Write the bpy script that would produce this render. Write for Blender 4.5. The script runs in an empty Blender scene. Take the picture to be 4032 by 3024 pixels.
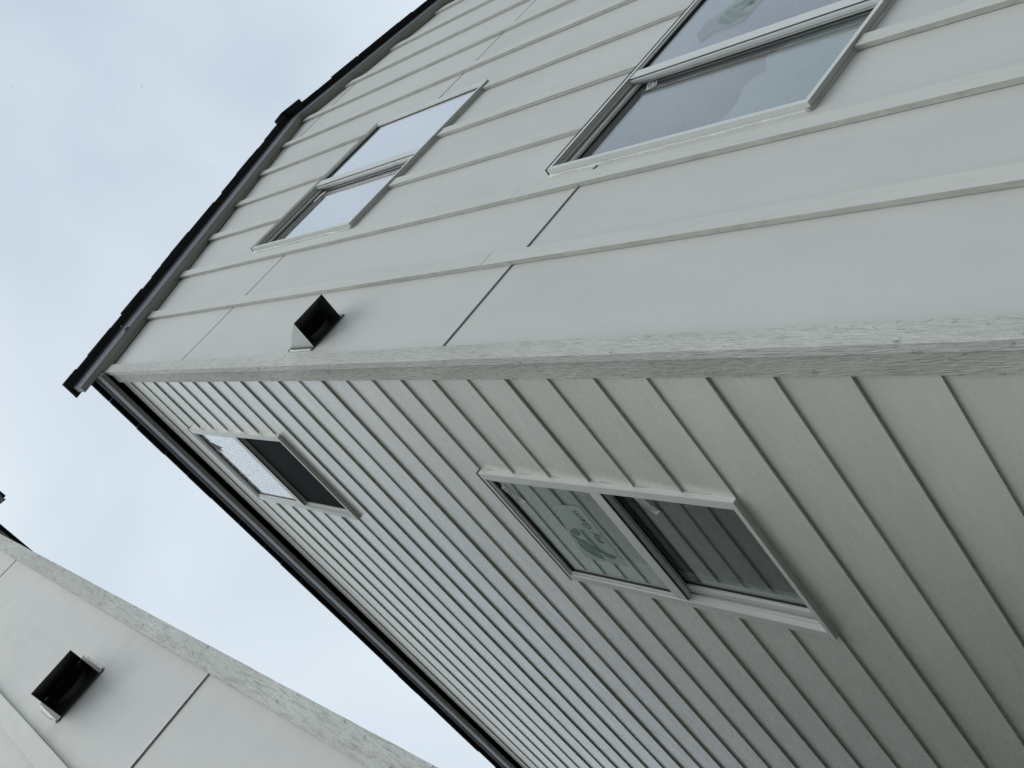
import bpy, bmesh, math, random
from mathutils import Matrix, Vector

SC = bpy.context.scene
COL = SC.collection
G = 1.6            # eye height above the ground; heights below are written from eye level and lifted by G
rnd = random.Random(7)

# ------------------------------------------------------------------ camera
cam_d = bpy.data.cameras.new('camera')
cam_d.sensor_fit = 'HORIZONTAL'
cam_d.sensor_width = 36.0
cam_d.lens = 38.344
cam_d.clip_start = 0.02
cam_d.clip_end = 2000
cam = bpy.data.objects.new('camera', cam_d)
COL.objects.link(cam)
right = Vector((0.56729707, 0.57877661, -0.58582564))
down = Vector((-0.71343222, 0.7007228, 0.00142356))
fwd = Vector((0.41132531, 0.4171393, 0.81043587))
M = Matrix((right, -down, -fwd)).transposed().to_4x4()
M.translation = Vector((-1.2936, -1.2078, G))
cam.matrix_world = M
SC.camera = cam

# ------------------------------------------------------------------ overcast sky
SUN_EL, SUN_AZ = 60.0, 222.0      # degrees; azimuth clockwise from +Y
w = bpy.data.worlds.new('World')
SC.world = w
w.use_nodes = True
nt = w.node_tree
nt.nodes.clear()
N = nt.nodes.new
Lk = nt.links.new
out = N('ShaderNodeOutputWorld')
sky = N('ShaderNodeTexSky')
sky.sky_type = 'NISHITA'
sky.sun_disc = False
sky.sun_elevation = math.radians(SUN_EL)
sky.sun_rotation = math.radians(SUN_AZ)
bg1 = N('ShaderNodeBackground')
bg1.inputs['Strength'].default_value = 0.10
Lk(sky.outputs[0], bg1.inputs['Color'])
tc = N('ShaderNodeTexCoord')
n1 = N('ShaderNodeTexNoise')
n1.inputs['Scale'].default_value = 1.9
n1.inputs['Detail'].default_value = 4
n1.inputs['Roughness'].default_value = 0.5
n1.inputs['Distortion'].default_value = 0.3
skm = N('ShaderNodeMapping')
skm.inputs['Location'].default_value = (3.1, 0.4, 1.7)
Lk(tc.outputs['Generated'], skm.inputs['Vector'])
Lk(skm.outputs[0], n1.inputs['Vector'])
rmp = N('ShaderNodeValToRGB')
rmp.color_ramp.elements[0].position = 0.32
rmp.color_ramp.elements[0].color = (0.585, 0.68, 0.785, 1)
rmp.color_ramp.elements[1].position = 0.66
rmp.color_ramp.elements[1].color = (0.875, 0.965, 1.02, 1)
Lk(n1.outputs[0], rmp.inputs[0])
bg2 = N('ShaderNodeBackground')
bg2.inputs['Strength'].default_value = 1.0
Lk(rmp.outputs[0], bg2.inputs['Color'])
mx = N('ShaderNodeMixShader')
mx.inputs[0].default_value = 0.93
Lk(bg1.outputs[0], mx.inputs[1])
Lk(bg2.outputs[0], mx.inputs[2])
Lk(mx.outputs[0], out.inputs['Surface'])

sun_d = bpy.data.lights.new('sun', 'SUN')
sun_d.energy = 1.40
sun_d.angle = math.radians(50)
sun_d.color = (1.0, 0.985, 0.95)
sun = bpy.data.objects.new('sun', sun_d)
COL.objects.link(sun)
az, el = math.radians(SUN_AZ), math.radians(SUN_EL)
sdir = Vector((math.sin(az) * math.cos(el), math.cos(az) * math.cos(el), math.sin(el)))
sun.rotation_euler = sdir.to_track_quat('Z', 'Y').to_euler()
sun.location = sdir * 30

SC.render.engine = 'CYCLES'
SC.cycles.max_bounces = 10
SC.cycles.transparent_max_bounces = 16
vs = SC.view_settings
vs.view_transform = 'Standard'
vs.look = 'None'
vs.exposure = 0.0
vs.gamma = 1.0
vs.use_curve_mapping = False


# ------------------------------------------------------------------ materials
def new_mat(name):
    m = bpy.data.materials.new(name)
    m.use_nodes = True
    t = m.node_tree
    return m, t, t.nodes['Principled BSDF']


def paint(name, col, rough=0.6, var=0.06, vscale=1.2, stretch=(1, 1, 1), bump=0.15, bscale=160, bstretch=(1, 1, 1),
          stain=None, stain_amt=0.0, stain_scale=8.0, stain_stretch=(1, 1, 1), spec=0.5, bdist=0.002,
          tone=0.0, rvar=0.0, scuff=None, scuff_scale=22.0, scuff_lo=0.62):
    m, t, p = new_mat(name)
    tcn = t.nodes.new('ShaderNodeTexCoord')

    def noise(scale, st, detail=4, rgh=0.55):
        mp = t.nodes.new('ShaderNodeMapping')
        mp.inputs['Scale'].default_value = st
        t.links.new(tcn.outputs['Object'], mp.inputs['Vector'])
        nz = t.nodes.new('ShaderNodeTexNoise')
        nz.inputs['Scale'].default_value = scale
        nz.inputs['Detail'].default_value = detail
        nz.inputs['Roughness'].default_value = rgh
        t.links.new(mp.outputs[0], nz.inputs['Vector'])
        return nz
    nz = noise(vscale, stretch)
    rp = t.nodes.new('ShaderNodeValToRGB')
    a, b = 1 - var, 1 + var
    rp.color_ramp.elements[0].position = 0.3
    rp.color_ramp.elements[0].color = (col[0] * a, col[1] * a, col[2] * a, 1)
    rp.color_ramp.elements[1].position = 0.7
    rp.color_ramp.elements[1].color = (min(col[0] * b, 1), min(col[1] * b, 1), min(col[2] * b, 1), 1)
    t.links.new(nz.outputs[0], rp.inputs[0])
    csock = rp.outputs[0]
    if stain:
        sn = noise(stain_scale, stain_stretch, 6, 0.65)
        sr = t.nodes.new('ShaderNodeMapRange')
        sr.inputs['From Min'].default_value = 0.48
        sr.inputs['From Max'].default_value = 0.72
        sr.inputs['To Max'].default_value = stain_amt
        t.links.new(sn.outputs[0], sr.inputs['Value'])
        mxn = t.nodes.new('ShaderNodeMix')
        mxn.data_type = 'RGBA'
        t.links.new(sr.outputs[0], mxn.inputs['Factor'])
        t.links.new(csock, mxn.inputs['A'])
        mxn.inputs['B'].default_value = (*stain, 1)
        csock = mxn.outputs['Result']
    if scuff:
        sn = noise(scuff_scale, (1, 1, 0.7), 5, 0.7)
        sr = t.nodes.new('ShaderNodeMapRange')
        sr.inputs['From Min'].default_value = scuff_lo
        sr.inputs['From Max'].default_value = scuff_lo + 0.08
        sr.inputs['To Max'].default_value = 0.8
        t.links.new(sn.outputs[0], sr.inputs['Value'])
        mxn = t.nodes.new('ShaderNodeMix')
        mxn.data_type = 'RGBA'
        t.links.new(sr.outputs[0], mxn.inputs['Factor'])
        t.links.new(csock, mxn.inputs['A'])
        mxn.inputs['B'].default_value = (*scuff, 1)
        csock = mxn.outputs['Result']
    if tone:
        oi = t.nodes.new('ShaderNodeObjectInfo')
        tr_ = t.nodes.new('ShaderNodeMapRange')
        tr_.inputs['To Min'].default_value = 1 - tone
        tr_.inputs['To Max'].default_value = 1 + tone
        t.links.new(oi.outputs['Random'], tr_.inputs['Value'])
        hs = t.nodes.new('ShaderNodeHueSaturation')
        t.links.new(tr_.outputs[0], hs.inputs['Value'])
        t.links.new(csock, hs.inputs['Color'])
        csock = hs.outputs[0]
    t.links.new(csock, p.inputs['Base Color'])
    p.inputs['Roughness'].default_value = rough
    if rvar:
        rn = noise(13, (1, 0.5, 1.6), 5, 0.7)
        rr_ = t.nodes.new('ShaderNodeMapRange')
        rr_.inputs['From Min'].default_value = 0.3
        rr_.inputs['From Max'].default_value = 0.7
        rr_.inputs['To Min'].default_value = rough - rvar
        rr_.inputs['To Max'].default_value = rough + rvar
        t.links.new(rn.outputs[0], rr_.inputs['Value'])
        t.links.new(rr_.outputs[0], p.inputs['Roughness'])
    p.inputs['Specular IOR Level'].default_value = spec
    if bump:
        bn = noise(bscale, bstretch, 3, 0.6)
        bp = t.nodes.new('ShaderNodeBump')
        bp.inputs['Strength'].default_value = bump
        bp.inputs['Distance'].default_value = bdist
        t.links.new(bn.outputs[0], bp.inputs['Height'])
        t.links.new(bp.outputs[0], p.inputs['Normal'])
    return m


PC = (0.645, 0.65, 0.61)       # the grey house paint
MT = {}
MT['panel'] = paint('panel_paint', PC, 0.62, 0.045, 2.2, (1, 1, 0.5), 0.25, 90, (1, 1, 0.7),
                    (0.69, 0.695, 0.655), 0.5, 5.0, (1, 1, 0.35), tone=0.022, rvar=0.05)
MT['batten'] = paint('batten_paint', (0.665, 0.673, 0.625), 0.62, 0.05, 3.0, (1, 1, 0.3), 0.5, 55, (1, 1, 0.25),
                     (0.50, 0.515, 0.475), 0.30, 30, (1.0, 1.0, 0.25), tone=0.03)
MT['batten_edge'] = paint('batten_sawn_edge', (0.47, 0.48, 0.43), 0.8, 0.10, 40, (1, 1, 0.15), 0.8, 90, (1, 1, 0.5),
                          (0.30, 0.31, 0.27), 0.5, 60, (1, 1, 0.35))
MT['trim'] = paint('trim_rough_sawn', (0.655, 0.665, 0.62), 0.8, 0.12, 5, (1, 1, 0.3), 1.0, 170, (1.3, 1.3, 0.12),
                   (0.38, 0.39, 0.355), 0.8, 95, (1.5, 1.5, 0.14), 0.25, 0.005, scuff=(0.29, 0.30, 0.27), scuff_scale=30, scuff_lo=0.60)
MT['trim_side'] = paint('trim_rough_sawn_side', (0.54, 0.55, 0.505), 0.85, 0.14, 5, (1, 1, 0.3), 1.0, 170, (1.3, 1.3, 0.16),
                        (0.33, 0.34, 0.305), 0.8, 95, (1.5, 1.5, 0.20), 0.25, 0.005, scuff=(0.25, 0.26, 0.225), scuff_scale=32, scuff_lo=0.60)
MT['lap'] = paint('lap_paint', (0.645, 0.645, 0.58), 0.27, 0.06, 2.4, (1, 0.5, 2.0), 0.35, 45, (1, 0.22, 1.2),
                  (0.72, 0.72, 0.665), 0.32, 16, (1, 0.35, 1.6), 1.0, 0.002, tone=0.045, rvar=0.07)
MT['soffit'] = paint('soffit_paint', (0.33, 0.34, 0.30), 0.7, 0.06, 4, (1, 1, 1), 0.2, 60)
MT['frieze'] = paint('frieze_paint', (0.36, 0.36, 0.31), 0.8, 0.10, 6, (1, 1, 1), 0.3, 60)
for nd in (MT['lap'].node_tree.nodes['Principled BSDF'],):      # satin top coat
    nd.inputs['Coat Weight'].default_value = 0.6
    nd.inputs['Coat Roughness'].default_value = 0.26
MT['drip'] = paint('drip_edge_metal', (0.125, 0.13, 0.16), 0.5, 0.10, 9, (1, 1, 1), 0.2, 40)
MT['shingle'] = paint('asphalt_shingle', (0.022, 0.022, 0.023), 0.9, 0.3, 60, (1, 1, 1), 0.8, 300)
MT['deck'] = paint('roof_deck', (0.03, 0.028, 0.027), 0.9, 0.2, 10)
MT['sheath'] = paint('weather_barrier', (0.05, 0.05, 0.052), 0.8, 0.1, 3, bump=0)
MT['vinyl'] = paint('window_vinyl', (0.70, 0.72, 0.69), 0.38, 0.03, 6, bump=0.05, bscale=30)
MT['gasket'] = paint('black_gasket', (0.012, 0.012, 0.013), 0.6, 0.1, 6, bump=0)
MT['caulk'] = paint('caulk', (0.70, 0.72, 0.68), 0.5, 0.10, 30, bump=0.5, bscale=80)
MT['hood'] = paint('vent_paint', (0.60, 0.63, 0.61), 0.5, 0.05, 12, bump=0.1)
MT['hood_in'] = paint('vent_black', (0.085, 0.098, 0.09), 0.55, 0.15, 14, bump=0.1)
MT['flash'] = paint('flashing', (0.62, 0.64, 0.64), 0.4, 0.05, 8, bump=0)
MT['plaster'] = paint('interior_drywall', (0.16, 0.16, 0.16), 0.8, 0.05, 3, bump=0)
MT['ground'] = paint('wet_soil', (0.075, 0.068, 0.058), 0.95, 0.25, 0.8, (1, 1, 1), 0.8, 12, (1, 1, 1), (0.04, 0.036, 0.03), 0.6, 3.0, bdist=0.03)
MT['snow'] = paint('snow', (0.8, 0.82, 0.84), 0.6, 0.02, 3, bump=0)
MT['ink'] = paint('label_ink', (0.02, 0.022, 0.022), 0.6, 0.05, 3, bump=0)
MT['sticker'] = paint('sticker_paper', (0.62, 0.64, 0.63), 0.55, 0.22, 70, (1, 1, 1), 0, 10)


def sheer(name, col, alpha):
    m, t, p = new_mat(name)
    p.inputs['Base Color'].default_value = (*col, 1)
    p.inputs['Roughness'].default_value = 0.45
    p.inputs['Alpha'].default_value = alpha
    return m


MT['film'] = sheer('label_film', (0.62, 0.73, 0.67), 0.45)
MT['film2'] = sheer('label_film_pale', (0.52, 0.60, 0.60), 0.42)
MT['leaf2'] = sheer('label_print_pale', (0.33, 0.42, 0.39), 0.55)
MT['leaf'] = sheer('label_print_green', (0.20, 0.31, 0.24), 0.45)
MT['word'] = sheer('label_print_dark', (0.05, 0.08, 0.07), 0.75)
MT['wrap'] = sheer('clear_wrap', (0.66, 0.72, 0.74), 0.62)
MT['screen'] = sheer('insect_screen_mesh', (0.032, 0.034, 0.038), 0.82)
for nd in (MT['screen'].node_tree.nodes['Principled BSDF'],):
    nd.inputs['Specular IOR Level'].default_value = 0.05
    nd.inputs['Roughness'].default_value = 0.9


def glass_mat(name, tint, power, spots=0.0, refl=(0.94, 0.94, 0.955)):
    """clear pane: Schlick reflection over a see-through pane; `power` = number of glass faces it stands for"""
    m = bpy.data.materials.new(name)
    m.use_nodes = True
    t = m.node_tree
    t.nodes.clear()
    o = t.nodes.new('ShaderNodeOutputMaterial')
    g = t.nodes.new('ShaderNodeNewGeometry')
    d = t.nodes.new('ShaderNodeVectorMath')
    d.operation = 'DOT_PRODUCT'
    t.links.new(g.outputs['Normal'], d.inputs[0])
    t.links.new(g.outputs['Incoming'], d.inputs[1])

    def mth(op, a, b=None):
        n = t.nodes.new('ShaderNodeMath')
        n.operation = op
        for i, v in enumerate((a, b)):
            if v is None:
                continue
            if isinstance(v, (int, float)):
                n.inputs[i].default_value = v
            else:
                t.links.new(v, n.inputs[i])
        return n.outputs[0]
    c = mth('ABSOLUTE', d.outputs['Value'])
    k = mth('POWER', mth('SUBTRACT', 1.0, c), 5.0)
    F = mth('ADD', mth('MULTIPLY', k, 0.96), 0.04)
    R = mth('SUBTRACT', 1.0, mth('POWER', mth('SUBTRACT', 1.0, F), power))
    tr = t.nodes.new('ShaderNodeBsdfTransparent')
    tr.inputs['Color'].default_value = (*tint, 1)
    gl = t.nodes.new('ShaderNodeBsdfGlossy')
    gl.inputs['Roughness'].default_value = 0.0
    gl.inputs['Color'].default_value = (*refl, 1)
    tcn = t.nodes.new('ShaderNodeTexCoord')
    nz = t.nodes.new('ShaderNodeTexNoise')
    nz.inputs['Scale'].default_value = 2.2
    nz.inputs['Detail'].default_value = 1
    t.links.new(tcn.outputs['Object'], nz.inputs['Vector'])
    bp = t.nodes.new('ShaderNodeBump')
    bp.inputs['Strength'].default_value = 0.07
    bp.inputs['Distance'].default_value = 0.004
    t.links.new(nz.outputs[0], bp.inputs['Height'])
    t.links.new(bp.outputs[0], gl.inputs['Normal'])
    mxs = t.nodes.new('ShaderNodeMixShader')
    t.links.new(R, mxs.inputs[0])
    t.links.new(tr.outputs[0], mxs.inputs[1])
    t.links.new(gl.outputs[0], mxs.inputs[2])
    last = mxs.outputs[0]
    if spots:
        df = t.nodes.new('ShaderNodeBsdfDiffuse')
        df.inputs['Color'].default_value = (0.76, 0.77, 0.80, 1)
        n2 = t.nodes.new('ShaderNodeTexNoise')
        n2.inputs['Scale'].default_value = 70
        n2.inputs['Detail'].default_value = 4
        t.links.new(tcn.outputs['Object'], n2.inputs['Vector'])
        mr = t.nodes.new('ShaderNodeMapRange')
        mr.inputs['From Min'].default_value = 0.45
        mr.inputs['From Max'].default_value = 0.7
        mr.inputs['To Max'].default_value = spots
        t.links.new(n2.outputs[0], mr.inputs['Value'])
        m2 = t.nodes.new('ShaderNodeMixShader')
        t.links.new(mr.outputs[0], m2.inputs[0])
        t.links.new(last, m2.inputs[1])
        t.links.new(df.outputs[0], m2.inputs[2])
        last = m2.outputs[0]
    t.links.new(last, o.inputs['Surface'])
    return m


MT['glass'] = glass_mat('window_glass', (0.80, 0.84, 0.82), 1.9, 0.06, (0.95, 0.95, 0.97))
MT['glass_side'] = glass_mat('side_window_glass', (0.78, 0.84, 0.81), 2.5, 0.03, (0.92, 0.95, 0.94))
MT['glass_wet'] = glass_mat('dusty_window_glass', (0.80, 0.84, 0.82), 4.5, 0.6)
MT['glass_front'] = glass_mat('front_window_glass', (0.80, 0.84, 0.82), 4.2, 0.14)


# ------------------------------------------------------------------ geometry helpers
class MB:
    """collects solids; T maps local house coordinates to the world"""

    def __init__(self, T=None):
        self.v, self.f, self.T = [], [], T

    def add(self, pts, faces):
        o = len(self.v)
        T = self.T
        for p in pts:
            self.v.append(T(p) if T else tuple(p))
        self.f += [tuple(i + o for i in f) for f in faces]

    def box(self, x0, x1, y0, y1, z0, z1):
        self.add([(x0, y0, z0), (x1, y0, z0), (x1, y1, z0), (x0, y1, z0), (x0, y0, z1), (x1, y0, z1), (x1, y1, z1), (x0, y1, z1)],
                 [(0, 3, 2, 1), (4, 5, 6, 7), (0, 1, 5, 4), (1, 2, 6, 5), (2, 3, 7, 6), (3, 0, 4, 7)])

    def loft(self, A, B):
        """two matching loops -> closed solid"""
        n = len(A)
        self.add(list(A) + list(B), [tuple(range(n))[::-1], tuple(range(n, 2 * n))] +
                 [(i, (i + 1) % n, n + (i + 1) % n, n + i) for i in range(n)])

    def rough(self, x0, x1, y0, y1, z0, z1, step=0.05, j=0.0005, r=None):
        """upright board with slightly ragged edges"""
        r = r or rnd
        n = max(2, int((z1 - z0) / step))
        rings = []
        off = [0.0] * 8
        for i in range(n + 1):
            z = z0 + (z1 - z0) * i / n
            off = [0.6 * o + r.uniform(-j, j) for o in off]
            rings.append([(x0 + off[0], y0 + off[1], z), (x1 + off[2], y0 + off[3], z), (x1 + off[4], y1, z), (x0 + off[6], y1, z)])
        pts = [p for g in rings for p in g]
        fs = [(0, 1, 2, 3), tuple(4 * n + k for k in (3, 2, 1, 0))]
        for i in range(n):
            for k in range(4):
                a, b = 4 * i + k, 4 * i + (k + 1) % 4
                fs.append((a, b, b + 4, a + 4))
        self.add(pts, fs)

    def obj(self, name, mat, parent=None, label=None, kind=None, smooth=False):
        bm = bmesh.new()
        vv = [bm.verts.new((p[0], p[1], p[2] + G)) for p in self.v]
        for f in self.f:
            try:
                bm.faces.new([vv[i] for i in f])
            except ValueError:
                pass
        bmesh.ops.recalc_face_normals(bm, faces=bm.faces)
        me = bpy.data.meshes.new(name)
        bm.to_mesh(me)
        bm.free()
        if smooth:
            for p in me.polygons:
                p.use_smooth = True
        me.materials.append(MT[mat])
        o = bpy.data.objects.new(name, me)
        COL.objects.link(o)
        if parent:
            o.parent = parent
            if parent.type == 'EMPTY':
                o.matrix_parent_inverse = Matrix.Translation(-parent.location)
        if label:
            o['label'] = label
        if kind:
            o['kind'] = kind
        return o


def thing(name, label, cat, loc, group=None):
    o = bpy.data.objects.new(name, None)
    COL.objects.link(o)
    o.location = loc
    o.empty_display_size = 0.3
    o['label'] = label
    o['category'] = cat
    if group:
        o['group'] = group
    return o


def minus(r, holes):
    """rectangle (u0,u1,v0,v1) minus hole rectangles -> list of rectangles"""
    rs = [r]
    for h in holes:
        nx = []
        for (a, b, c, d) in rs:
            if h[0] >= b or h[1] <= a or h[2] >= d or h[3] <= c:
                nx.append((a, b, c, d))
                continue
            if h[0] > a: nx.append((a, h[0], c, d))
            if h[1] < b: nx.append((h[1], b, c, d))
            a2, b2 = max(a, h[0]), min(b, h[1])
            if h[2] > c: nx.append((a2, b2, c, h[2]))
            if h[3] < d: nx.append((a2, b2, h[3], d))
        rs = nx
    return [q for q in rs if q[1] - q[0] > 0.002 and q[3] - q[2] > 0.002]


def clip(poly, n, d):
    """keep n.p <= d"""
    outp = []
    for i, p in enumerate(poly):
        q = poly[(i + 1) % len(poly)]
        a, b = n[0] * p[0] + n[1] * p[1] - d, n[0] * q[0] + n[1] * q[1] - d
        if a <= 0: outp.append(p)
        if (a < 0 < b) or (b < 0 < a):
            s = a / (a - b)
            outp.append((p[0] + (q[0] - p[0]) * s, p[1] + (q[1] - p[1]) * s))
    return outp


# ------------------------------------------------------------------ house
EXP = 0.2005                       # exposure of one lap
PITCH = 0.589
RIDGE = 2.93
WIDTH = 2 * RIDGE
DEPTH = 9.5
ZG = -1.6                          # ground
BAT_X0, BAT_DX, BAT_W = 0.472, 0.403, 0.0635


def build_house(T, base, label, roof0, lap0, joints, front_win, side_win, seed, butt=None):
    """local frame: x along the gable wall from the corner, y into the block, z from eye level"""
    r = random.Random(seed)
    H = thing('house', label, 'house', base)

    def W(x):
        return roof0 + PITCH * (x if x < RIDGE else WIDTH - x)

    def roofclip(poly, drop=0.0):
        p = clip(poly, (-PITCH, 1), roof0 - drop)
        return clip(p, (PITCH, 1), roof0 - drop + PITCH * WIDTH) if p else p

    def gable(mb, rect, y0, y1, drop=0.0):
        a, b, c, d = rect
        p = roofclip([(a, c), (b, c), (b, d), (a, d)], drop)
        if len(p) >= 3:
            mb.loft([(u, y0, v) for u, v in p], [(u, y1, v) for u, v in p])

    fh = [(x0 + .012, x1 - .012, z0 + .012, z1 - .012) for x0, x1, z0, z1 in front_win]
    sh = [(y0 + .012, y1 - .012, z0 + .012, z1 - .012) for y0, y1, z0, z1 in side_win]

    # --- walls: a dark weather barrier carries the cladding
    mb = MB(T)
    for q in minus((0.031, WIDTH - 0.031, ZG, W(RIDGE)), fh):
        gable(mb, q, 0.034, 0.14, 0.0)
    front = mb.obj('front_wall', 'sheath', H)
    mb = MB(T)
    for (a, b, c, d) in minus((0.141, DEPTH, ZG, roof0 + 0.10), sh):
        mb.box(0.031, 0.13, a, b, c, d)
    side = mb.obj('side_wall', 'sheath', H)
    mb = MB(T)
    gable(mb, (0.0, WIDTH, ZG, W(RIDGE)), DEPTH + 0.001, DEPTH + 0.11)
    mb.obj('rear_wall', 'panel', H)
    mb = MB(T)
    mb.box(WIDTH - 0.13, WIDTH - 0.005, 0.141, DEPTH, ZG, roof0 + 0.1)
    mb.obj('far_side_wall', 'lap', H)
    mb = MB(T)
    for zf in (1.25, 4.15):
        mb.box(0.16, WIDTH - 0.16, 0.2, DEPTH - 0.02, zf, zf + 0.28)
    mb.box(0.16, WIDTH - 0.16, 3.2, 3.3, ZG, roof0)
    mb.obj('interior_floor', 'plaster', H)

    # --- gable wall panels, 4 by 8 feet, joints under the battens and at the flashings
    xs = [0.012] + [BAT_X0 + BAT_W / 2 + BAT_DX * k for k in (2, 5, 8, 11)] + [WIDTH - 0.012]
    zs = [ZG + 0.12] + [(j, g) for j, g in joints] + [W(RIDGE) + 0.1]
    for i in range(len(zs) - 1):
        z0 = zs[i] if i == 0 else zs[i][0] + zs[i][1]
        z1 = zs[i + 1][0] - zs[i + 1][1] if i < len(zs) - 2 else zs[-1]
        for k in range(len(xs) - 1):
            mb = MB(T)
            rect = (xs[k] + 0.0015, xs[k + 1] - 0.0015, z0 + r.uniform(-.0012, .0012), z1 + r.uniform(-.0012, .0012))
            dy = r.uniform(0, 0.0012)
            for q in minus(rect, fh):
                gable(mb, q, 0.022 + dy, 0.0335, 0.004)
            if mb.v:
                mb.obj('panel', 'panel', front)
    for j, g in joints:
        if g > 0.009:
            mb = MB(T)
            for q in minus((0.066, WIDTH - 0.066, j - 0.0022, j + 0.0026), fh):
                mb.box(q[0], q[1], 0.0180, 0.0335, q[2], q[3])
            mb.obj('joint_flashing', 'flash', front)

    # --- battens
    k = 0
    while BAT_X0 + BAT_DX * k + BAT_W < WIDTH - 0.08:
        x0 = BAT_X0 + BAT_DX * k
        x1 = x0 + BAT_W
        spans = [(ZG + 0.12, None)]
        for (a, b, c, d) in sorted(front_win, key=lambda q: q[2]):
            if x1 > a - 0.01 and x0 < b + 0.01:
                s = spans.pop()
                spans += [(s[0], c - 0.004), (d + 0.010, None)]
        cut = {0: 3.09, 1: 3.31}.get(k, 2.2 + r.uniform(-.8, 2.6))
        sp2 = []
        for a, b in spans:
            top = b if b is not None else W(x0 if x0 < RIDGE else x1) - 0.004
            if a + 0.4 < cut < top - 0.4:
                sp2 += [(a, cut - 0.0008, True), (cut + 0.0008, top, b is not None)]
            else:
                sp2.append((a, top, b is not None))
        for a, b, flat in sp2:
            mb = MB(T)
            d0, d1 = r.uniform(-.0012, .0012), r.uniform(-.0012, .0012)
            yb, yf = 0.0217, 0.003 + r.uniform(-.0006, .0012)
            n = max(1, int((b - a) / 0.30))
            ra, rb = [], []
            rings = []
            for i in range(n + 1):
                f = i / n
                z = a + (b - a) * f
                e0 = d0 + (d1 - d0) * f + r.uniform(-.0007, .0007)
                zl = zr = z
                if i == n and not flat:
                    zl, zr = W(x0) - 0.004, W(x1) - 0.004
                rings.append([(x0 + e0, yf, zl), (x1 + e0, yf, zr), (x1 + e0, yb - 0.0016, zr), (x1 + e0 - .004, yb, zr), (x0 + e0 + .004, yb, zl), (x0 + e0, yb - 0.0016, zl)])
            pts = [p for g in rings for p in g]
            fs = [tuple(range(6)), tuple(6 * n + q for q in range(5, -1, -1))]
            for i in range(n):
                for q in range(6):
                    s, t2 = 6 * i + q, 6 * i + (q + 1) % 6
                    fs.append((s, t2, t2 + 6, s + 6))
            mb.add(pts, fs)
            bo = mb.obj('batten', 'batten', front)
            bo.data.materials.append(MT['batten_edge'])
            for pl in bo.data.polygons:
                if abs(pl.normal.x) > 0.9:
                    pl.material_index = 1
        k += 1

    # --- corner boards: the gable board laps over the edge of the side board
    top = roof0 - 0.004
    cz = [ZG + 0.08, 4.02 + r.uniform(-.05, .05), top]
    for i in range(2):
        mb = MB(T)
        mb.rough(0.0, 0.0635, 0.0, 0.0255, cz[i] + 0.001, cz[i + 1] - 0.001 - (0.012 if i else 0), r=r)
        mb.obj('corner_board', 'trim', H)
    cz[1] = 4.60 + r.uniform(-.1, .1)
    for i in range(2):
        mb = MB(T)
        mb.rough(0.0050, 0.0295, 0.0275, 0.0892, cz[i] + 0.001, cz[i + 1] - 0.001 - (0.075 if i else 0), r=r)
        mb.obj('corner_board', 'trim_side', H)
    mb = MB(T)
    mb.rough(WIDTH - 0.0635, WIDTH, 0.0, 0.0255, ZG + 0.08, top - 0.02, r=r)
    mb.obj('corner_board', 'trim', H)

    # --- lap siding
    nlap = int((lap0 - ZG - 0.1) / EXP)
    for c in range(-1, nlap + 1):
        zb = lap0 - EXP * c
        zt = min(zb + EXP + 0.028, roof0 - 0.116)
        if zt - zb < 0.02:
            continue
        cuts = [0.0915]
        ys = (butt or {}).get(c)
        if ys is None:
            ys = r.choice([1.4, 2.6, 3.1, 3.7, 4.4]) + r.uniform(-.2, .2)
        while ys < DEPTH - 0.5:
            cuts.append(ys)
            ys += 3.66
        cuts.append(DEPTH + 0.1)
        spans = []
        for i in range(len(cuts) - 1):
            parts = [(cuts[i] + 0.0008, cuts[i + 1] - 0.0008)]
            for h in sh:
                if h[2] - 0.008 <= zb and h[3] + 0.012 >= zt:
                    parts = [q for p in parts for q in (((p[0], h[0]), (h[1], p[1])) if p[0] < h[0] and p[1] > h[1] else (p,))]
            spans += parts
        for (a, b) in spans:
            mb = MB(T)
            dz0, dz1 = r.uniform(-.0015, .0015), r.uniform(-.0015, .0015)
            dx = r.uniform(-.0010, .0010)

            def ring(y, v0, v1):
                dz = dz0 + (dz1 - dz0) * (y - a) / max(b - a, .01)
                f0 = (v0 - zb) / EXP * 0.0080
                f1 = (v1 - zb) / EXP * 0.0080
                lo = dz if v0 - zb < 0.001 else 0
                return [(0.008 + dx + f0, y, v0 + lo), (0.008 + dx + f1, y, v1), (0.0153 + dx + f1, y, v1), (0.0153 + dx + f0, y, v0 + lo)]
            for (p, q, s, t2) in minus((a, b, zb, zt), [(h[0], h[1], h[2] - 0.008, h[3] + 0.012) for h in sh]):
                m = max(1, int((q - p) / 0.6))
                for g in range(m):
                    y0, y1 = p + (q - p) * g / m, p + (q - p) * (g + 1) / m
                    A, B = ring(y0, s, t2), ring(y1, s, t2)
                    o = len(mb.v)
                    if g == 0:
                        mb.add(A, [(0, 1, 2, 3)])
                        last = o
                    else:
                        last = o - 4
                    mb.add(B, [])
                    nb = len(mb.v) - 4
                    mb.f += [(last + e, last + (e + 1) % 4, nb + (e + 1) % 4, nb + e) for e in range(4)]
                    if g == m - 1:
                        mb.f.append((nb + 3, nb + 2, nb + 1, nb))
            if mb.v:
                mb.obj('lap_board', 'lap', side)

    # --- roof
    mb = MB(T)
    dk = 0.165
    for s in (1, -1):
        X = (lambda u: u) if s == 1 else (lambda u: WIDTH - u)
        A = [(X(-0.036), W(0) - 0.036 * PITCH + dk), (X(RIDGE), W(RIDGE) + dk), (X(RIDGE), W(RIDGE) + dk + 0.013), (X(-0.036), W(0) - 0.036 * PITCH + dk + 0.013)]
        mb.loft([(u, -0.048, v) for u, v in A], [(u, DEPTH + 0.15, v) for u, v in A])
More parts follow.
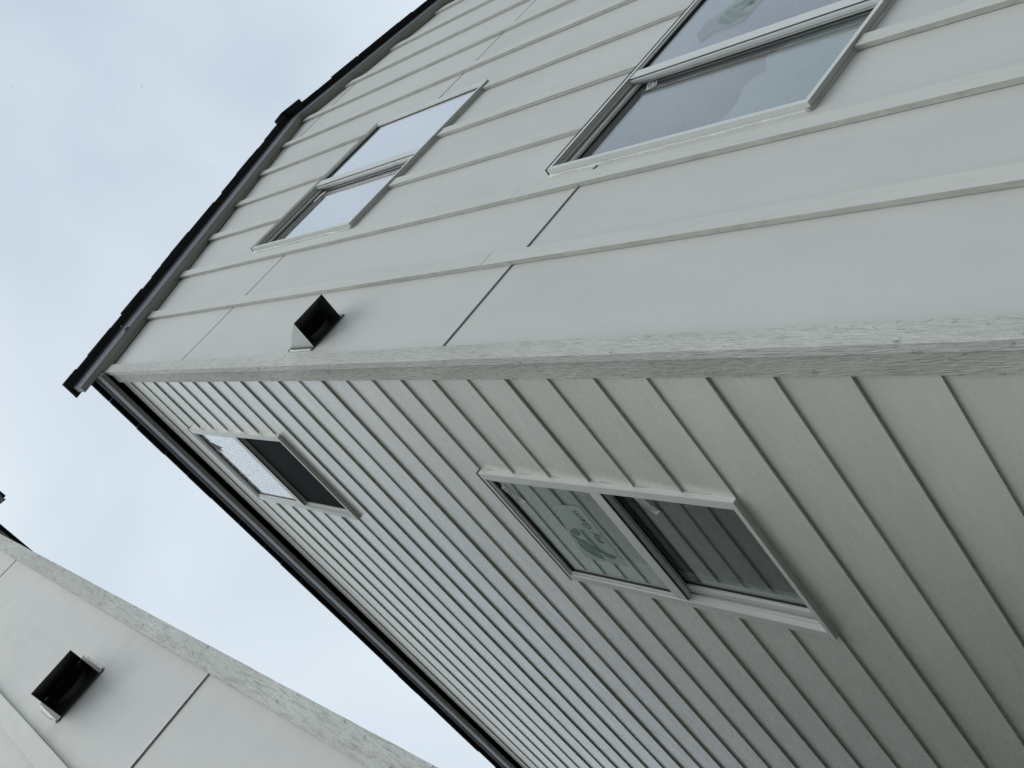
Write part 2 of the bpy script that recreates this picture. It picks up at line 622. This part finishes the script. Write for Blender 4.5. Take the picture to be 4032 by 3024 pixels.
    # short tail of decking that carries the rake past the eave
    for s in (1, -1):
        X = (lambda u: u) if s == 1 else (lambda u: WIDTH - u)
        A = [(X(-0.166), roof0 - 0.166 * PITCH + dk), (X(-0.037), roof0 - 0.037 * PITCH + dk), (X(-0.037), roof0 - 0.037 * PITCH + dk + 0.012), (X(-0.166), roof0 - 0.166 * PITCH + dk + 0.012)]
        mb.loft([(u, -0.048, v) for u, v in A], [(u, 0.004, v) for u, v in A])
    roof = mb.obj('roof', 'deck', H)
    # rake: dark metal-wrapped face board, painted soffit strip under it, recessed filler against the wall
    def sl(X, a, b, lo, hi, y0, y1, e0=0.0, e1=0.0):
        return ([(X(a), y0, roof0 + PITCH * a + lo + e0), (X(b), y0, roof0 + PITCH * b + lo + e1), (X(b), y0, roof0 + PITCH * b + hi), (X(a), y0, roof0 + PITCH * a + hi)],
                [(X(a), y1, roof0 + PITCH * a + lo + e0), (X(b), y1, roof0 + PITCH * b + lo + e1), (X(b), y1, roof0 + PITCH * b + hi), (X(a), y1, roof0 + PITCH * a + hi)])
    for s in (1, -1):
        X = (lambda u: u) if s == 1 else (lambda u: WIDTH - u)
        for a, b in ((-0.163, RIDGE - 0.0012),):
            mb = MB(T)
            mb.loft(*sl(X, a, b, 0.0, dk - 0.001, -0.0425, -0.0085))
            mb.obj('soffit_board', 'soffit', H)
            mb = MB(T)
            mb.loft(*sl(X, a - 0.0045, a - 0.0015, -0.002, dk - 0.001, -0.0450, -0.0080))
            mb.obj('end_cap', 'drip', H)
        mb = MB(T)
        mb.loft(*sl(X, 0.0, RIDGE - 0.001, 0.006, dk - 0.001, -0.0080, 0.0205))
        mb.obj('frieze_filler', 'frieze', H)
        mb = MB(T)
        n = 30
        for i in range(n):
            a, b = -0.163 + (RIDGE + 0.161) * i / n, -0.163 + (RIDGE + 0.161) * (i + 1) / n
            w0 = 0.0022 * math.sin(i * 1.7) + 0.002 * math.sin(i * .6)
            w1 = 0.0022 * math.sin((i + 1) * 1.7) + 0.002 * math.sin((i + 1) * .6)
            mb.loft(*sl(X, a, b, 0.001, 0.146, -0.0450, -0.0427, w0, w1))
        mb.obj('rake_fascia', 'drip', H)
        mb = MB(T)
        mb.loft(*sl(X, -0.164, RIDGE - 0.001, 0.140, dk - 0.0005, -0.0490, -0.0452))
        mb.obj('drip_edge', 'deck', roof)
    # eave: the same build, held off the wall by a dark vent slot
    for s in (1, -1):
        X = (lambda u: u) if s == 1 else (lambda u: WIDTH - u)

        def bx(mb, xa, xb, ya, yb, za, zb_):
            mb.box(min(X(xa), X(xb)), max(X(xa), X(xb)), ya, yb, za, zb_)
        fcuts = [-0.0075, 3.57, 7.2, DEPTH + 0.1]
        for i in range(3):
            mb = MB(T)
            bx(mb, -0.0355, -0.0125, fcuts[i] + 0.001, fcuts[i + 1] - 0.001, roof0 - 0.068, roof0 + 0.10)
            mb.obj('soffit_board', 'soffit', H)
        mb = MB(T)
        n = 60
        for i in range(n):
            a, b = -0.0075 + (DEPTH + 0.1) * i / n, -0.0075 + (DEPTH + 0.1) * (i + 1) / n
            e0, e1 = .003 * math.sin(i * 1.3) + .003 * math.sin(i * .37), .003 * math.sin((i + 1) * 1.3) + .003 * math.sin((i + 1) * .37)
            A = [(X(-0.0382), a, roof0 - 0.066 + e0), (X(-0.0382), b, roof0 - 0.066 + e1), (X(-0.0382), b, roof0 + 0.052), (X(-0.0382), a, roof0 + 0.052)]
            mb.loft(A, [(X(-0.0358), p[1], p[2]) for p in A])
        mb.obj('eave_fascia', 'drip', H)
        mb = MB(T)
        bx(mb, -0.0425, -0.0385, -0.0075, DEPTH + 0.1, roof0 + 0.046, roof0 + dk - 0.033)
        mb.obj('drip_edge', 'deck', roof)
        # shingle courses: the lowest is laid shingle by shingle, the upper ones run through
        slope = math.sqrt(1 + PITCH ** 2)
        ux, uz = 1 / slope, PITCH / slope

        def slab(mb, s0, s1, y0, y1, lift0=0.0, th=0.009, x_start=-0.066):
            P = []
            for sd, l in ((s0, lift0 + 0.004), (s1, lift0)):
                x = x_start + sd * ux
                z = roof0 + x_start * PITCH + sd * uz + dk + 0.0135 + l
                P.append((x, z))
            (xa, za), (xb, zb_) = P
            A = [(X(xa), y0, za), (X(xb), y0, zb_), (X(xb - uz * th), y0, zb_ + ux * th), (X(xa - uz * th), y0, za + ux * th)]
            B = [(p[0], y1, p[2]) for p in A]
            mb.loft(A, B)
        L = (RIDGE + 0.055) * slope
        y = -0.090
        while y < DEPTH + 0.1:
            wv = 0.15 + r.uniform(0.0, 0.18)
            mb = MB(T)
            jit = r.uniform(-0.004, 0.003)
            slab(mb, jit, 0.29, y, min(y + wv, DEPTH + 0.18), 0.002 + r.uniform(0, .003), r.choice([.009, .010, .011]))
            mb.obj('shingle', 'shingle', roof)
            y += wv + 0.003
        c = 1
        while c * 0.143 < L - 0.02:
            mb = MB(T)
            slab(mb, c * 0.143, min(c * 0.143 + 0.28, L), -0.093 + r.uniform(-.006, .006), DEPTH + 0.18, 0.009 + (c % 2) * 0.0015, r.choice([.008, .010, .014]))
            mb.obj('shingle', 'shingle', roof)
            c += 1
        # tail of roofing past the eave on the rake
        mb = MB(T)
        slab(mb, -0.143, 0.0, -0.097, 0.013, 0.002, 0.012)
        mb.obj('shingle', 'shingle', roof)
    # ridge caps
    y = -0.122
    i = 0
    while y < DEPTH + 0.1:
        mb = MB(T)
        for sgn in (1, -1):
            zr = W(RIDGE) + dk + 0.050
            d = 0.15
            lift = 0.012
            A = [(RIDGE, zr + lift), (RIDGE - sgn * d, zr + lift - d * PITCH - 0.022), (RIDGE - sgn * d, zr + lift - d * PITCH + 0.002), (RIDGE, zr + lift + 0.018)]
            Bz = [(RIDGE, zr), (RIDGE - sgn * d, zr - d * PITCH - 0.022), (RIDGE - sgn * d, zr - d * PITCH + 0.002), (RIDGE, zr + 0.018)]
            mb.loft([(u, y, v) for u, v in A], [(u, min(y + 0.30, DEPTH + 0.19), v) for u, v in Bz])
        mb.obj('ridge_cap', 'shingle', roof)
        y += 0.20 if i else 0.205
        i += 1
    return H, front, side, W


def T_main(p):
    return (p[0], p[1], p[2])


B2X, B2Y = -1.038, 0.102


def T_next(p):
    return (B2X - p[0], p[1] + B2Y, p[2])


WIN_F = [(0.985, 2.155, 4.745, 5.945), (1.0, 2.17, 1.992, 3.19)]
WIN_S = [(0.447, 1.04, 4.742, 5.935), (0.545, 1.143, 1.985, 3.185)]
J_MAIN = [(0.485, 0.006), (2.925, 0.0095), (5.363, 0.0078), (7.80, 0.0078)]
H1, F1, S1, W1f = build_house(T_main, (0, 0, 0), 'grey house with lap siding on one side and a battened gable with windows',
                              6.455, 6.195, J_MAIN, WIN_F, WIN_S, 3, {21: 0.983, 15: 2.045, 11: 2.03})
H2, F2, S2, W2f = build_house(T_next, (B2X, B2Y, 0), 'neighbouring grey house at lower left, only its battened wall and corner board showing',
                              6.42, 6.16, [(0.49, 0.006), (2.93, 0.0095), (5.37, 0.0078)], [], [], 11)


# ------------------------------------------------------------------ windows
def build_window(house, win, T, side, mats, label, caulk_seed):
    """u runs along the wall, n is depth (0 = face of the frame, positive into the house).
    side=False: slider, left sash recessed; side=True: hung, lower sash recessed"""
    u0, u1, z0, z1 = win
    rr = random.Random(caulk_seed)

    def P(u, n, z):
        return T((u, n - 0.007, z)) if not side else T((n - 0.007, u, z))

    class WB(MB):
        def ub(self, a, b, n0, n1, c, d):
            self.add([P(a, n0, c), P(b, n0, c), P(b, n1, c), P(a, n1, c), P(a, n0, d), P(b, n0, d), P(b, n1, d), P(a, n1, d)],
                     [(0, 3, 2, 1), (4, 5, 6, 7), (0, 1, 5, 4), (1, 2, 6, 5), (2, 3, 7, 6), (3, 0, 4, 7)])

        def ring(self, a, b, c, d, t, n0, n1):
            self.ub(a, b, n0, n1, c, c + t)
            self.ub(a, b, n0, n1, d - t, d)
            self.ub(a, a + t, n0, n1, c + t, d - t)
            self.ub(b - t, b, n0, n1, c + t, d - t)
    mb = WB()
    tu = 0.030 if side else 0.017
    mb.ub(u0, u1, 0.0, 0.105, z0, z0 + 0.017)
    mb.ub(u0, u1, 0.0, 0.105, z1 - 0.017, z1)
    mb.ub(u0, u0 + tu, 0.0, 0.105, z0 + 0.017, z1 - 0.017)
    mb.ub(u1 - tu, u1, 0.0, 0.105, z0 + 0.017, z1 - 0.017)
    mb.ring(u0 + tu, u1 - tu, z0 + 0.017, z1 - 0.017, 0.008, 0.020, 0.026)   # track fins
    mb.ring(u0 + tu, u1 - tu, z0 + 0.017, z1 - 0.017, 0.007, 0.060, 0.104)
    win_o = mb.obj('window', 'vinyl', house, label)
    # head flashing: thin dark slot and metal lip over the frame
    mb = WB()
    mb.ub(u0 - 0.002, u1 + 0.002, -0.002, 0.030, z1 + 0.0035, z1 + 0.0062)
    mb.obj('head_flashing', 'gasket', win_o)
    um, zm = (u0 + u1) / 2, (z0 + z1) / 2
    i0, i1, k0, k1 = u0 + tu, u1 - tu, z0 + 0.017, z1 - 0.017
    mr = 0.026
    if not side:
        fix = (um - mr, i1, k0, k1)                # right half fixed, near the face
        slid = (i0 + 0.001, um + 0.016, k0 + 0.008, k1 - 0.008)
    else:
        fix = (i0, i1, zm - mr, k1)                # upper half fixed
        slid = (i0 + 0.008, i1 - 0.008, k0 + 0.001, zm + 0.016)
    # fixed lite: bead, meeting rail, gasket, pane
    mb = WB()
    a, b, c, d = fix
    mb.ring(a, b, c, d, 0.013, 0.006, 0.030)
    mb.obj('glazing_bead', 'vinyl', win_o)
    mb = WB()
    if not side:
        mb.ub(a, a + 2 * mr, 0.003, 0.012, c, d)
        mb.ub(a - 0.010, a + 0.003, 0.010, 0.016, c, d)
        mb.ub(a - 0.004, a + 2 * mr - 0.006, 0.0161, 0.026, c, d)
    else:
        mb.ub(a, b, 0.003, 0.012, c, c + 2 * mr)
        mb.ub(a, b, 0.0121, 0.028, c + 0.006, c + 2 * mr - 0.006)
    mb.obj('meeting_rail', 'vinyl', win_o)
    e = 0.0135
    fa = (a + 2 * mr if not side else a + e, b - e, (c + 2 * mr) if side else c + e, d - e)
    mb = WB()
    mb.ring(fa[0] - 0.001, fa[1] + 0.001, fa[2] - 0.001, fa[3] + 0.001, 0.004, 0.0125, 0.021)
    mb.obj('gasket', 'gasket', win_o)
    mb = WB()
    mb.ub(fa[0], fa[1], 0.0165, 0.0205, fa[2], fa[3])
    mb.obj('pane', mats[0], win_o)
    # sash
    a, b, c, d = slid
    mb = WB()
    mb.ring(a, b, c, d, 0.027, 0.0335, 0.0575)
    mb.ring(a + 0.027, b - 0.027, c + 0.027, d - 0.027, 0.005, 0.038, 0.055)
    mb.obj('sash', 'vinyl', win_o)
    g = (a + 0.032, b - 0.032, c + 0.032, d - 0.032)
    mb = WB()
    mb.ring(g[0], g[1], g[2], g[3], 0.005, 0.0425, 0.051)
    mb.obj('gasket', 'gasket', win_o)
    mb = WB()
    mb.ub(g[0] + .001, g[1] - .001, 0.0455, 0.0495, g[2] + .001, g[3] - .001)
    mb.obj('pane', mats[1], win_o)
    # caulk joint round the frame: one uneven bead per edge
    for (fix_u, uu) in ((True, u0), (True, u1), (False, z0)):
        mb = WB()
        n = 44
        pts, fs = [], []
        t = 0.004
        for i in range(n + 1):
            f = i / n
            t = max(0.0022, min(0.0085, 0.65 * t + 0.35 * 0.0042 + rr.uniform(-0.0016, 0.0018)))
            if rr.random() < 0.035:
                t += 0.005
            dep = 0.019 + rr.uniform(-0.0015, 0.0015)
            if fix_u:
                sg = -1 if uu == u0 else 1
                v = z0 + (z1 - z0) * f
                pts += [P(uu + sg * 0.0002, dep, v), P(uu + sg * t, dep + 0.006, v), P(uu + sg * t, 0.0375, v), P(uu + sg * 0.0002, 0.0375, v)]
            else:
                v = u0 + (u1 - u0) * f
                pts += [P(v, dep, z0 - 0.0002), P(v, dep + 0.006, z0 - t), P(v, 0.0375, z0 - t), P(v, 0.0375, z0 - 0.0002)]
        for i in range(n):
            for q in range(4):
                e0, e1 = 4 * i + q, 4 * i + (q + 1) % 4
                fs.append((e0, e1, e1 + 4, e0 + 4))
        fs += [(0, 1, 2, 3), (4 * n + 3, 4 * n + 2, 4 * n + 1, 4 * n)]
        mb.add(pts, fs)
        mb.obj('caulk', 'caulk', win_o, smooth=True)
    for (uu, zz_) in ((u0, z0), (u1, z0)):
        mb = WB()
        du, dz, q = rr.uniform(-.006, .004), rr.uniform(-.008, -.002), rr.uniform(.006, .010)
        c0 = (uu + du, 0.027, zz_ + dz)
        ring = [P(c0[0] + q * math.cos(a_) * rr.uniform(.6, 1.2), 0.033, c0[2] + q * math.sin(a_) * rr.uniform(.6, 1.2)) for a_ in [k_ * math.pi / 4 for k_ in range(8)]]
        mb.add(ring + [P(*c0)], [(k_, (k_ + 1) % 8, 8) for k_ in range(8)] + [tuple(range(8))])
        mb.obj('caulk_blob', 'caulk', win_o, smooth=True)
    return win_o, P, slid, g, fa


GB = ('glass_front', 'glass_front')
wF1 = build_window(H1, WIN_F[0], T_main, False, GB, 'upper sliding window in the battened gable reflecting bright sky', 1)
wF2 = build_window(H1, WIN_F[1], T_main, False, ('glass', 'glass'), 'lower sliding window in the battened gable with clear wrap inside', 2)
wS1 = build_window(H1, WIN_S[0], T_main, True, ('glass_wet', 'glass'), 'upper narrow window in the lap siding with dark lower screen', 3)
wS2 = build_window(H1, WIN_S[1], T_main, True, ('glass_side', 'glass_side'), 'lower narrow window in the lap siding reflecting the neighbouring wall', 4)


def plate(name, mat, win, pts, n0, th=0.0006, label=None):
    """flat sheet on a pane, outline in (u, z)"""
    P = win[1]
    mb = MB()
    mb.loft([P(u, n0, z) for u, z in pts], [P(u, n0 + th, z) for u, z in pts])
    return mb.obj(name, mat, win[0], label)


def lettering(text, name, mat, win, u, z, size, ang, n0, flip, bold=0.0):
    """flat letters on a pane; flip=True where the viewer's right is -u"""
    cu = bpy.data.curves.new('text', 'FONT')
    cu.body = text
    cu.size = size
    cu.offset = bold
    cu.extrude = 0.0002
    cu.resolution_u = 3
    tmp = bpy.data.objects.new('tmp', cu)
    COL.objects.link(tmp)
    dg = bpy.context.evaluated_depsgraph_get()
    me = bpy.data.meshes.new_from_object(tmp.evaluated_get(dg))
    bpy.data.objects.remove(tmp)
    bpy.data.curves.remove(cu)
    P = win[1]
    ca, sa = math.cos(ang), math.sin(ang)
    for v in me.vertices:
        s, t, e = v.co
        a, b = s * ca - t * sa, s * sa + t * ca
        q = P(u - a if flip else u + a, n0 - e, z + b)
        v.co = (q[0], q[1], q[2] + G)
    bm = bmesh.new()
    bm.from_mesh(me)
    bmesh.ops.recalc_face_normals(bm, faces=bm.faces)
    bm.to_mesh(me)
    bm.free()
    me.name = name
    me.materials.clear()
    me.materials.append(MT[mat])
    o = bpy.data.objects.new(name, me)
    COL.objects.link(o)
    o.parent = win[0]
    return o


# maker's film on the lower narrow window
plate('label_film', 'film', wS2, [(0.692, 2.885), (0.688, 2.833), (0.685, 2.758), (0.781, 2.762), (0.917, 2.772), (0.998, 2.772), (0.994, 2.866), (0.996, 2.99), (0.873, 2.968), (0.76, 2.93)], 0.0158)
EMB = {
    'square': [(0.836, 2.943), (0.811, 2.887), (0.846, 2.885), (0.861, 2.915), (0.848, 2.937)],
    'mid': [(0.847, 2.946), (0.86, 2.933), (0.874, 2.919), (0.881, 2.896), (0.897, 2.888), (0.915, 2.859), (0.939, 2.849), (0.945, 2.873), (0.932, 2.9), (0.912, 2.922), (0.891, 2.939), (0.869, 2.95)],
    'low': [(0.891, 2.952), (0.908, 2.936), (0.925, 2.92), (0.938, 2.901), (0.952, 2.87), (0.98, 2.868), (0.977, 2.9), (0.965, 2.929), (0.946, 2.942), (0.924, 2.954)],
    'top': [(0.814, 2.871), (0.82, 2.855), (0.84, 2.854), (0.867, 2.852), (0.892, 2.85), (0.921, 2.845), (0.937, 2.817), (0.947, 2.782), (0.968, 2.815), (0.961, 2.848), (0.932, 2.858), (0.904, 2.868), (0.878, 2.876), (0.844, 2.876)],
}
for k_, pts in EMB.items():
    plate('label_emblem', 'leaf', wS2, pts, 0.0151)
lettering('Ply Gem', 'label_lettering', 'word', wS2, 0.878, 2.784, 0.050, math.radians(3), 0.0149, True, 0.0)

# the same film, part of it in view, on the lower gable window
plate('label_film', 'film2', wF2, [(1.796, 2.985), (1.886, 2.978), (1.9, 2.942), (1.982, 2.915), (2.06, 2.895), (2.03, 2.71), (1.904, 2.712), (1.816, 2.718), (1.765, 2.722), (1.755, 2.771), (1.748, 2.866), (1.71, 2.905)], 0.0158)
for pts in ([(1.871, 2.901), (1.832, 2.852), (1.81, 2.812), (1.792, 2.777), (1.786, 2.797), (1.78, 2.816), (1.804, 2.856), (1.838, 2.901)],
            [(1.916, 2.899), (1.887, 2.858), (1.856, 2.809), (1.819, 2.731), (1.804, 2.745), (1.801, 2.774), (1.825, 2.822), (1.857, 2.867), (1.889, 2.902)],
            [(1.93, 2.892), (1.934, 2.87), (1.952, 2.831), (1.919, 2.829), (1.911, 2.854), (1.908, 2.872)],
            [(1.958, 2.824), (1.937, 2.796), (1.895, 2.79), (1.856, 2.789), (1.871, 2.819), (1.916, 2.823)]):
    plate('label_emblem', 'leaf2', wF2, pts, 0.0151)
lettering('Ply Gem', 'label_lettering', 'word', wF2, 1.885, 2.745, 0.050, math.radians(8), 0.0149, False, 0.0)


def sticker(win, corners, n0, flip, text, turned=False, lines=3):
    """small paper label with a row of code along its lower long edge; corners = left-low, right-low, right-up, left-up as read"""
    plate('sticker', 'sticker', win, corners, n0)
    (a, b, c, d) = corners
    L = math.hypot(b[0] - a[0], b[1] - a[1])
    du = (a[0] - b[0]) if flip else (b[0] - a[0])
    ang = math.atan2(b[1] - a[1], du)
    h = math.hypot(d[0] - a[0], d[1] - a[1])
    f = 0.06
    ou = a[0] + (b[0] - a[0]) * f + (d[0] - a[0]) * 0.10
    oz = a[1] + (b[1] - a[1]) * f + (d[1] - a[1]) * 0.10
    if text:
        lettering(text, 'sticker_code', 'ink', win, ou, oz, L / (0.50 * len(text)) * 0.80, ang, n0 - 0.0003, flip, 0.0003)
    for i in range(lines):                       # rules of fine print
        q = 0.50 + 0.14 * i
        s0, s1 = 0.08 + 0.05 * i, (0.9, 0.75, 0.55)[i % 3]
        p = []
        for s, t in ((s0, q), (s1, q), (s1, q + 0.05), (s0, q + 0.05)):
            p.append((a[0] + (b[0] - a[0]) * s + (d[0] - a[0]) * t, a[1] + (b[1] - a[1]) * s + (d[1] - a[1]) * t))
        plate('sticker_print', 'ink', win, p, n0 - 0.0003, 0.0002)


sticker(wS2, [(0.690, 2.40), (0.606, 2.453), (0.626, 2.486), (0.711, 2.434)], 0.0440, True, 'A-1100-11-1685')
sticker(wS2, [(0.638, 3.150), (0.721, 3.100), (0.696, 3.061), (0.613, 3.114)], 0.0152, True, 'A-1100-11-1685')
sticker(wF2, [(1.520, 3.022), (1.604, 3.072), (1.588, 3.118), (1.500, 3.066)], 0.0440, False, 'A-1100-11', lines=3)
plate('sticker', 'sticker', wF1, [(1.43, 5.835), (1.475, 5.83), (1.52, 5.815), (1.53, 5.86), (1.50, 5.872), (1.44, 5.868)], 0.0440)
plate('torn_label', 'ink', wS1, [(0.566, 5.835), (0.585, 5.80), (0.603, 5.745), (0.612, 5.795), (0.640, 5.80), (0.622, 5.845), (0.606, 5.875), (0.582, 5.870)], 0.0158)

# clear wrap bunched inside the sliding sash of the lower gable window
P = wF2[1]
mb = MB()
rw = random.Random(5)
nu, nz_ = 22, 16
ua, ub_, za, zb_ = 1.07, 1.60, 2.05, 2.455
grid = []
for i in range(nu + 1):
    for j in range(nz_ + 1):
        u = ua + (ub_ - ua) * i / nu
        z = za + (zb_ + 0.02 * math.sin(i * .8) - za) * j / nz_
        n = 0.054 + 0.010 * (0.5 + 0.5 * math.sin(u * 46 + z * 31 + 2.1 * math.sin(z * 17))) + rw.uniform(0, 0.004)
        grid.append(P(u, n, z))
mb.add(grid, [(i * (nz_ + 1) + j, (i + 1) * (nz_ + 1) + j, (i + 1) * (nz_ + 1) + j + 1, i * (nz_ + 1) + j + 1) for i in range(nu) for j in range(nz_)])
mb.obj('clear_wrap', 'wrap', wF2[0], smooth=True)

# insect screen on the lower half of the upper narrow window
s = wS1[2]
P = wS1[1]
SQ = ((s[0] - .006, s[2] + .001), (s[1] + .006, s[2] + .001), (s[1] + .006, s[3] - 0.046), (s[0] - .006, s[3] - 0.046))
mb = MB()
mb.loft([P(u, 0.0290, z) for u, z in SQ],
        [P(u, 0.0298, z) for u, z in SQ])
mb.obj('insect_screen', 'screen', wS1[0])


# ------------------------------------------------------------------ exhaust vents
def build_vent(house, xa, xb, yw, zb, label, seed):
    """wedge hood open at the bottom on a flat plate; yw = wall face"""
    rr = random.Random(seed)
    h, pr = 0.192, 0.122
    x0, x1 = xa + 0.016, xb - 0.014
    mb = MB()
    cx, cz, rad = (xa + xb) / 2, zb + 0.112, 0.074
    n = 28
    # plate with a round duct hole
    rim, edge = [], []
    ac = math.atan2(0.112, (xb - xa) / 2)          # the plate's corners fall on exact directions
    qs = [-ac, ac, math.pi - ac, math.pi + ac, 2 * math.pi - ac]
    angs = [qs[q] + (qs[q + 1] - qs[q]) * k / 7 for q in range(4) for k in range(7)]
    for a in angs:
        ca, sa = math.cos(a), math.sin(a)
        rim.append((cx + rad * ca, cz + rad * sa))
        k = 1 / max(abs(ca) / ((xb - xa) / 2), abs(sa) / 0.112)
        edge.append((cx + k * ca, cz + k * sa))
    pts, fs = [], []
    for yy in (yw - 0.0045, yw - 0.0005):
        pts += [(p[0], yy, p[1]) for p in rim] + [(p[0], yy, p[1]) for p in edge]
    for i in range(n):
        j = (i + 1) % n
        for o in (0, 2 * n):
            fs.append((o + i, o + j, o + n + j, o + n + i))
        fs.append((n + i, n + j, 3 * n + j, 3 * n + i))
    mb.add(pts, fs)
    vent = mb.obj('exhaust_vent', 'hood_in', house, label)
    prof = []
    for i in range(7):
        f = i / 6
        prof.append((yw - 0.005 - pr * f, zb + 0.022 + h * (1 - f) * (1 + 0.10 * f) - 0.022 * f))
    th = 0.0016

    def shell(off, name, mat):
        m2 = MB()
        a0, a1 = x0 + off, x1 - off
        o2 = off * 1.2
        P2 = [(y, z - o2) for y, z in prof[:-1]] + [(prof[-1][0] + o2, prof[-1][1])]
        k = len(P2)
        m2.add([(a0, y, z) for y, z in P2] + [(a1, y, z) for y, z in P2] + [(a0, yw - 0.005, zb + 0.007), (a1, yw - 0.005, zb + 0.007)],
               [(i, i + 1, k + i + 1, k + i) for i in range(k - 1)] + [tuple(range(k)) + (2 * k,), tuple(range(k, 2 * k)) + (2 * k + 1,)])
        return m2.obj(name, mat, vent)
    shell(0.0, 'hood', 'hood')
    shell(th, 'hood_lining', 'hood_in')
    # collar and damper
    mb = MB()
    ring = []
    for rr_, y in ((rad, yw - 0.0005), (rad, yw - 0.026), (rad - 0.002, yw - 0.026), (rad - 0.002, yw - 0.0005)):
        ring.append([(cx + rr_ * math.cos(2 * math.pi * i / n), y, cz + rr_ * math.sin(2 * math.pi * i / n)) for i in range(n)])
    pts = [p for q in ring for p in q]
    mb.add(pts, [(q * n + i, q * n + (i + 1) % n, ((q + 1) % 4) * n + (i + 1) % n, ((q + 1) % 4) * n + i) for q in range(4) for i in range(n)])
    mb.obj('duct_collar', 'hood_in', vent, smooth=False)
    mb = MB()
    disc = [(cx + (rad - .0022) * math.cos(2 * math.pi * i / n), yw - 0.010 + 0.005 * math.sin(2 * math.pi * i / n), cz + (rad - .0022) * math.sin(2 * math.pi * i / n)) for i in range(n)]
    mb.loft(disc, [(p[0], p[1] + 0.002, p[2]) for p in disc])
    mb.obj('damper', 'hood_in', vent)
    # smeared caulk down both edges of the plate
    for e, sg in ((xa, -1), (xb, 1)):
        mb = MB()
        pts, fs = [], []
        n2 = 16
        t = 0.006
        for i in range(n2 + 1):
            z0 = zb + 0.006 + 0.196 * i / n2
            t = max(0.002, min(0.012, t + rr.uniform(-0.003, 0.003)))
            q = rr.uniform(0.003, 0.006)
            pts += [(e - sg * 0.002, yw - 0.0048, z0), (e - sg * 0.001, yw - 0.0048 - q * .5, z0), (e + sg * t * .5, yw - q * .7, z0), (e + sg * t, yw - 0.0003, z0), (e - sg * 0.002, yw - 0.0003, z0)]
        for i in range(n2):
            for q in range(5):
                a0, a1 = 5 * i + q, 5 * i + (q + 1) % 5
                fs.append((a0, a1, a1 + 5, a0 + 5))
        fs += [(0, 1, 2, 3, 4), tuple(5 * n2 + q for q in (4, 3, 2, 1, 0))]
        mb.add(pts, fs)
        mb.obj('caulk', 'caulk', vent, smooth=True)
    return vent


build_vent(H1, 0.107, 0.305, 0.022, 3.897, 'vent hood open underneath on the gable beside the corner board', 21)
build_vent(H2, -1.449, -1.253, 0.124, 3.570, 'dark vent hood open underneath on the neighbouring wall', 22)

# small bent tab of drip metal sticking out of the rake
mb = MB()
mb.loft([(0.30, -0.0455, 6.640), (0.34, -0.0455, 6.664), (0.34, -0.0452, 6.646), (0.30, -0.0452, 6.624)], [(0.302, -0.062, 6.628), (0.333, -0.060, 6.648), (0.333, -0.059, 6.634), (0.302, -0.061, 6.616)])
mb.obj('bent_tab', 'drip', H1)

# ------------------------------------------------------------------ ground and drifting flakes
mb = MB()
mb.add([(-600, -600, ZG), (600, -600, ZG), (600, 600, ZG), (-600, 600, ZG)], [(0, 1, 2, 3)])
gr = mb.obj('ground', 'ground')
gr['kind'] = 'structure'
gr['label'] = 'bare soil ground around the two houses'

mb = MB()
rf = random.Random(31)
for i in range(46):
    px, py = rf.uniform(-1.0, 1.0), rf.uniform(-0.75, 0.75)
    dist = rf.uniform(3.0, 5.6)
    d = fwd + right * (px * 0.47) + down * (py * 0.47)
    c = Vector((-1.2936, -1.2078, 0)) + d * dist
    if c.x > -0.12 and c.y > -0.12:
        continue
    q = rf.uniform(0.0012, 0.0026)
    mb.add([(c.x + q, c.y, c.z), (c.x - q, c.y, c.z), (c.x, c.y + q, c.z), (c.x, c.y - q, c.z), (c.x, c.y, c.z + q), (c.x, c.y, c.z - q)],
           [(0, 2, 4), (2, 1, 4), (1, 3, 4), (3, 0, 4), (2, 0, 5), (1, 2, 5), (3, 1, 5), (0, 3, 5)])
fl = mb.obj('snow_flakes', 'snow', kind='stuff')
fl['label'] = 'tiny white flakes drifting in the air'
fl['category'] = 'snow'
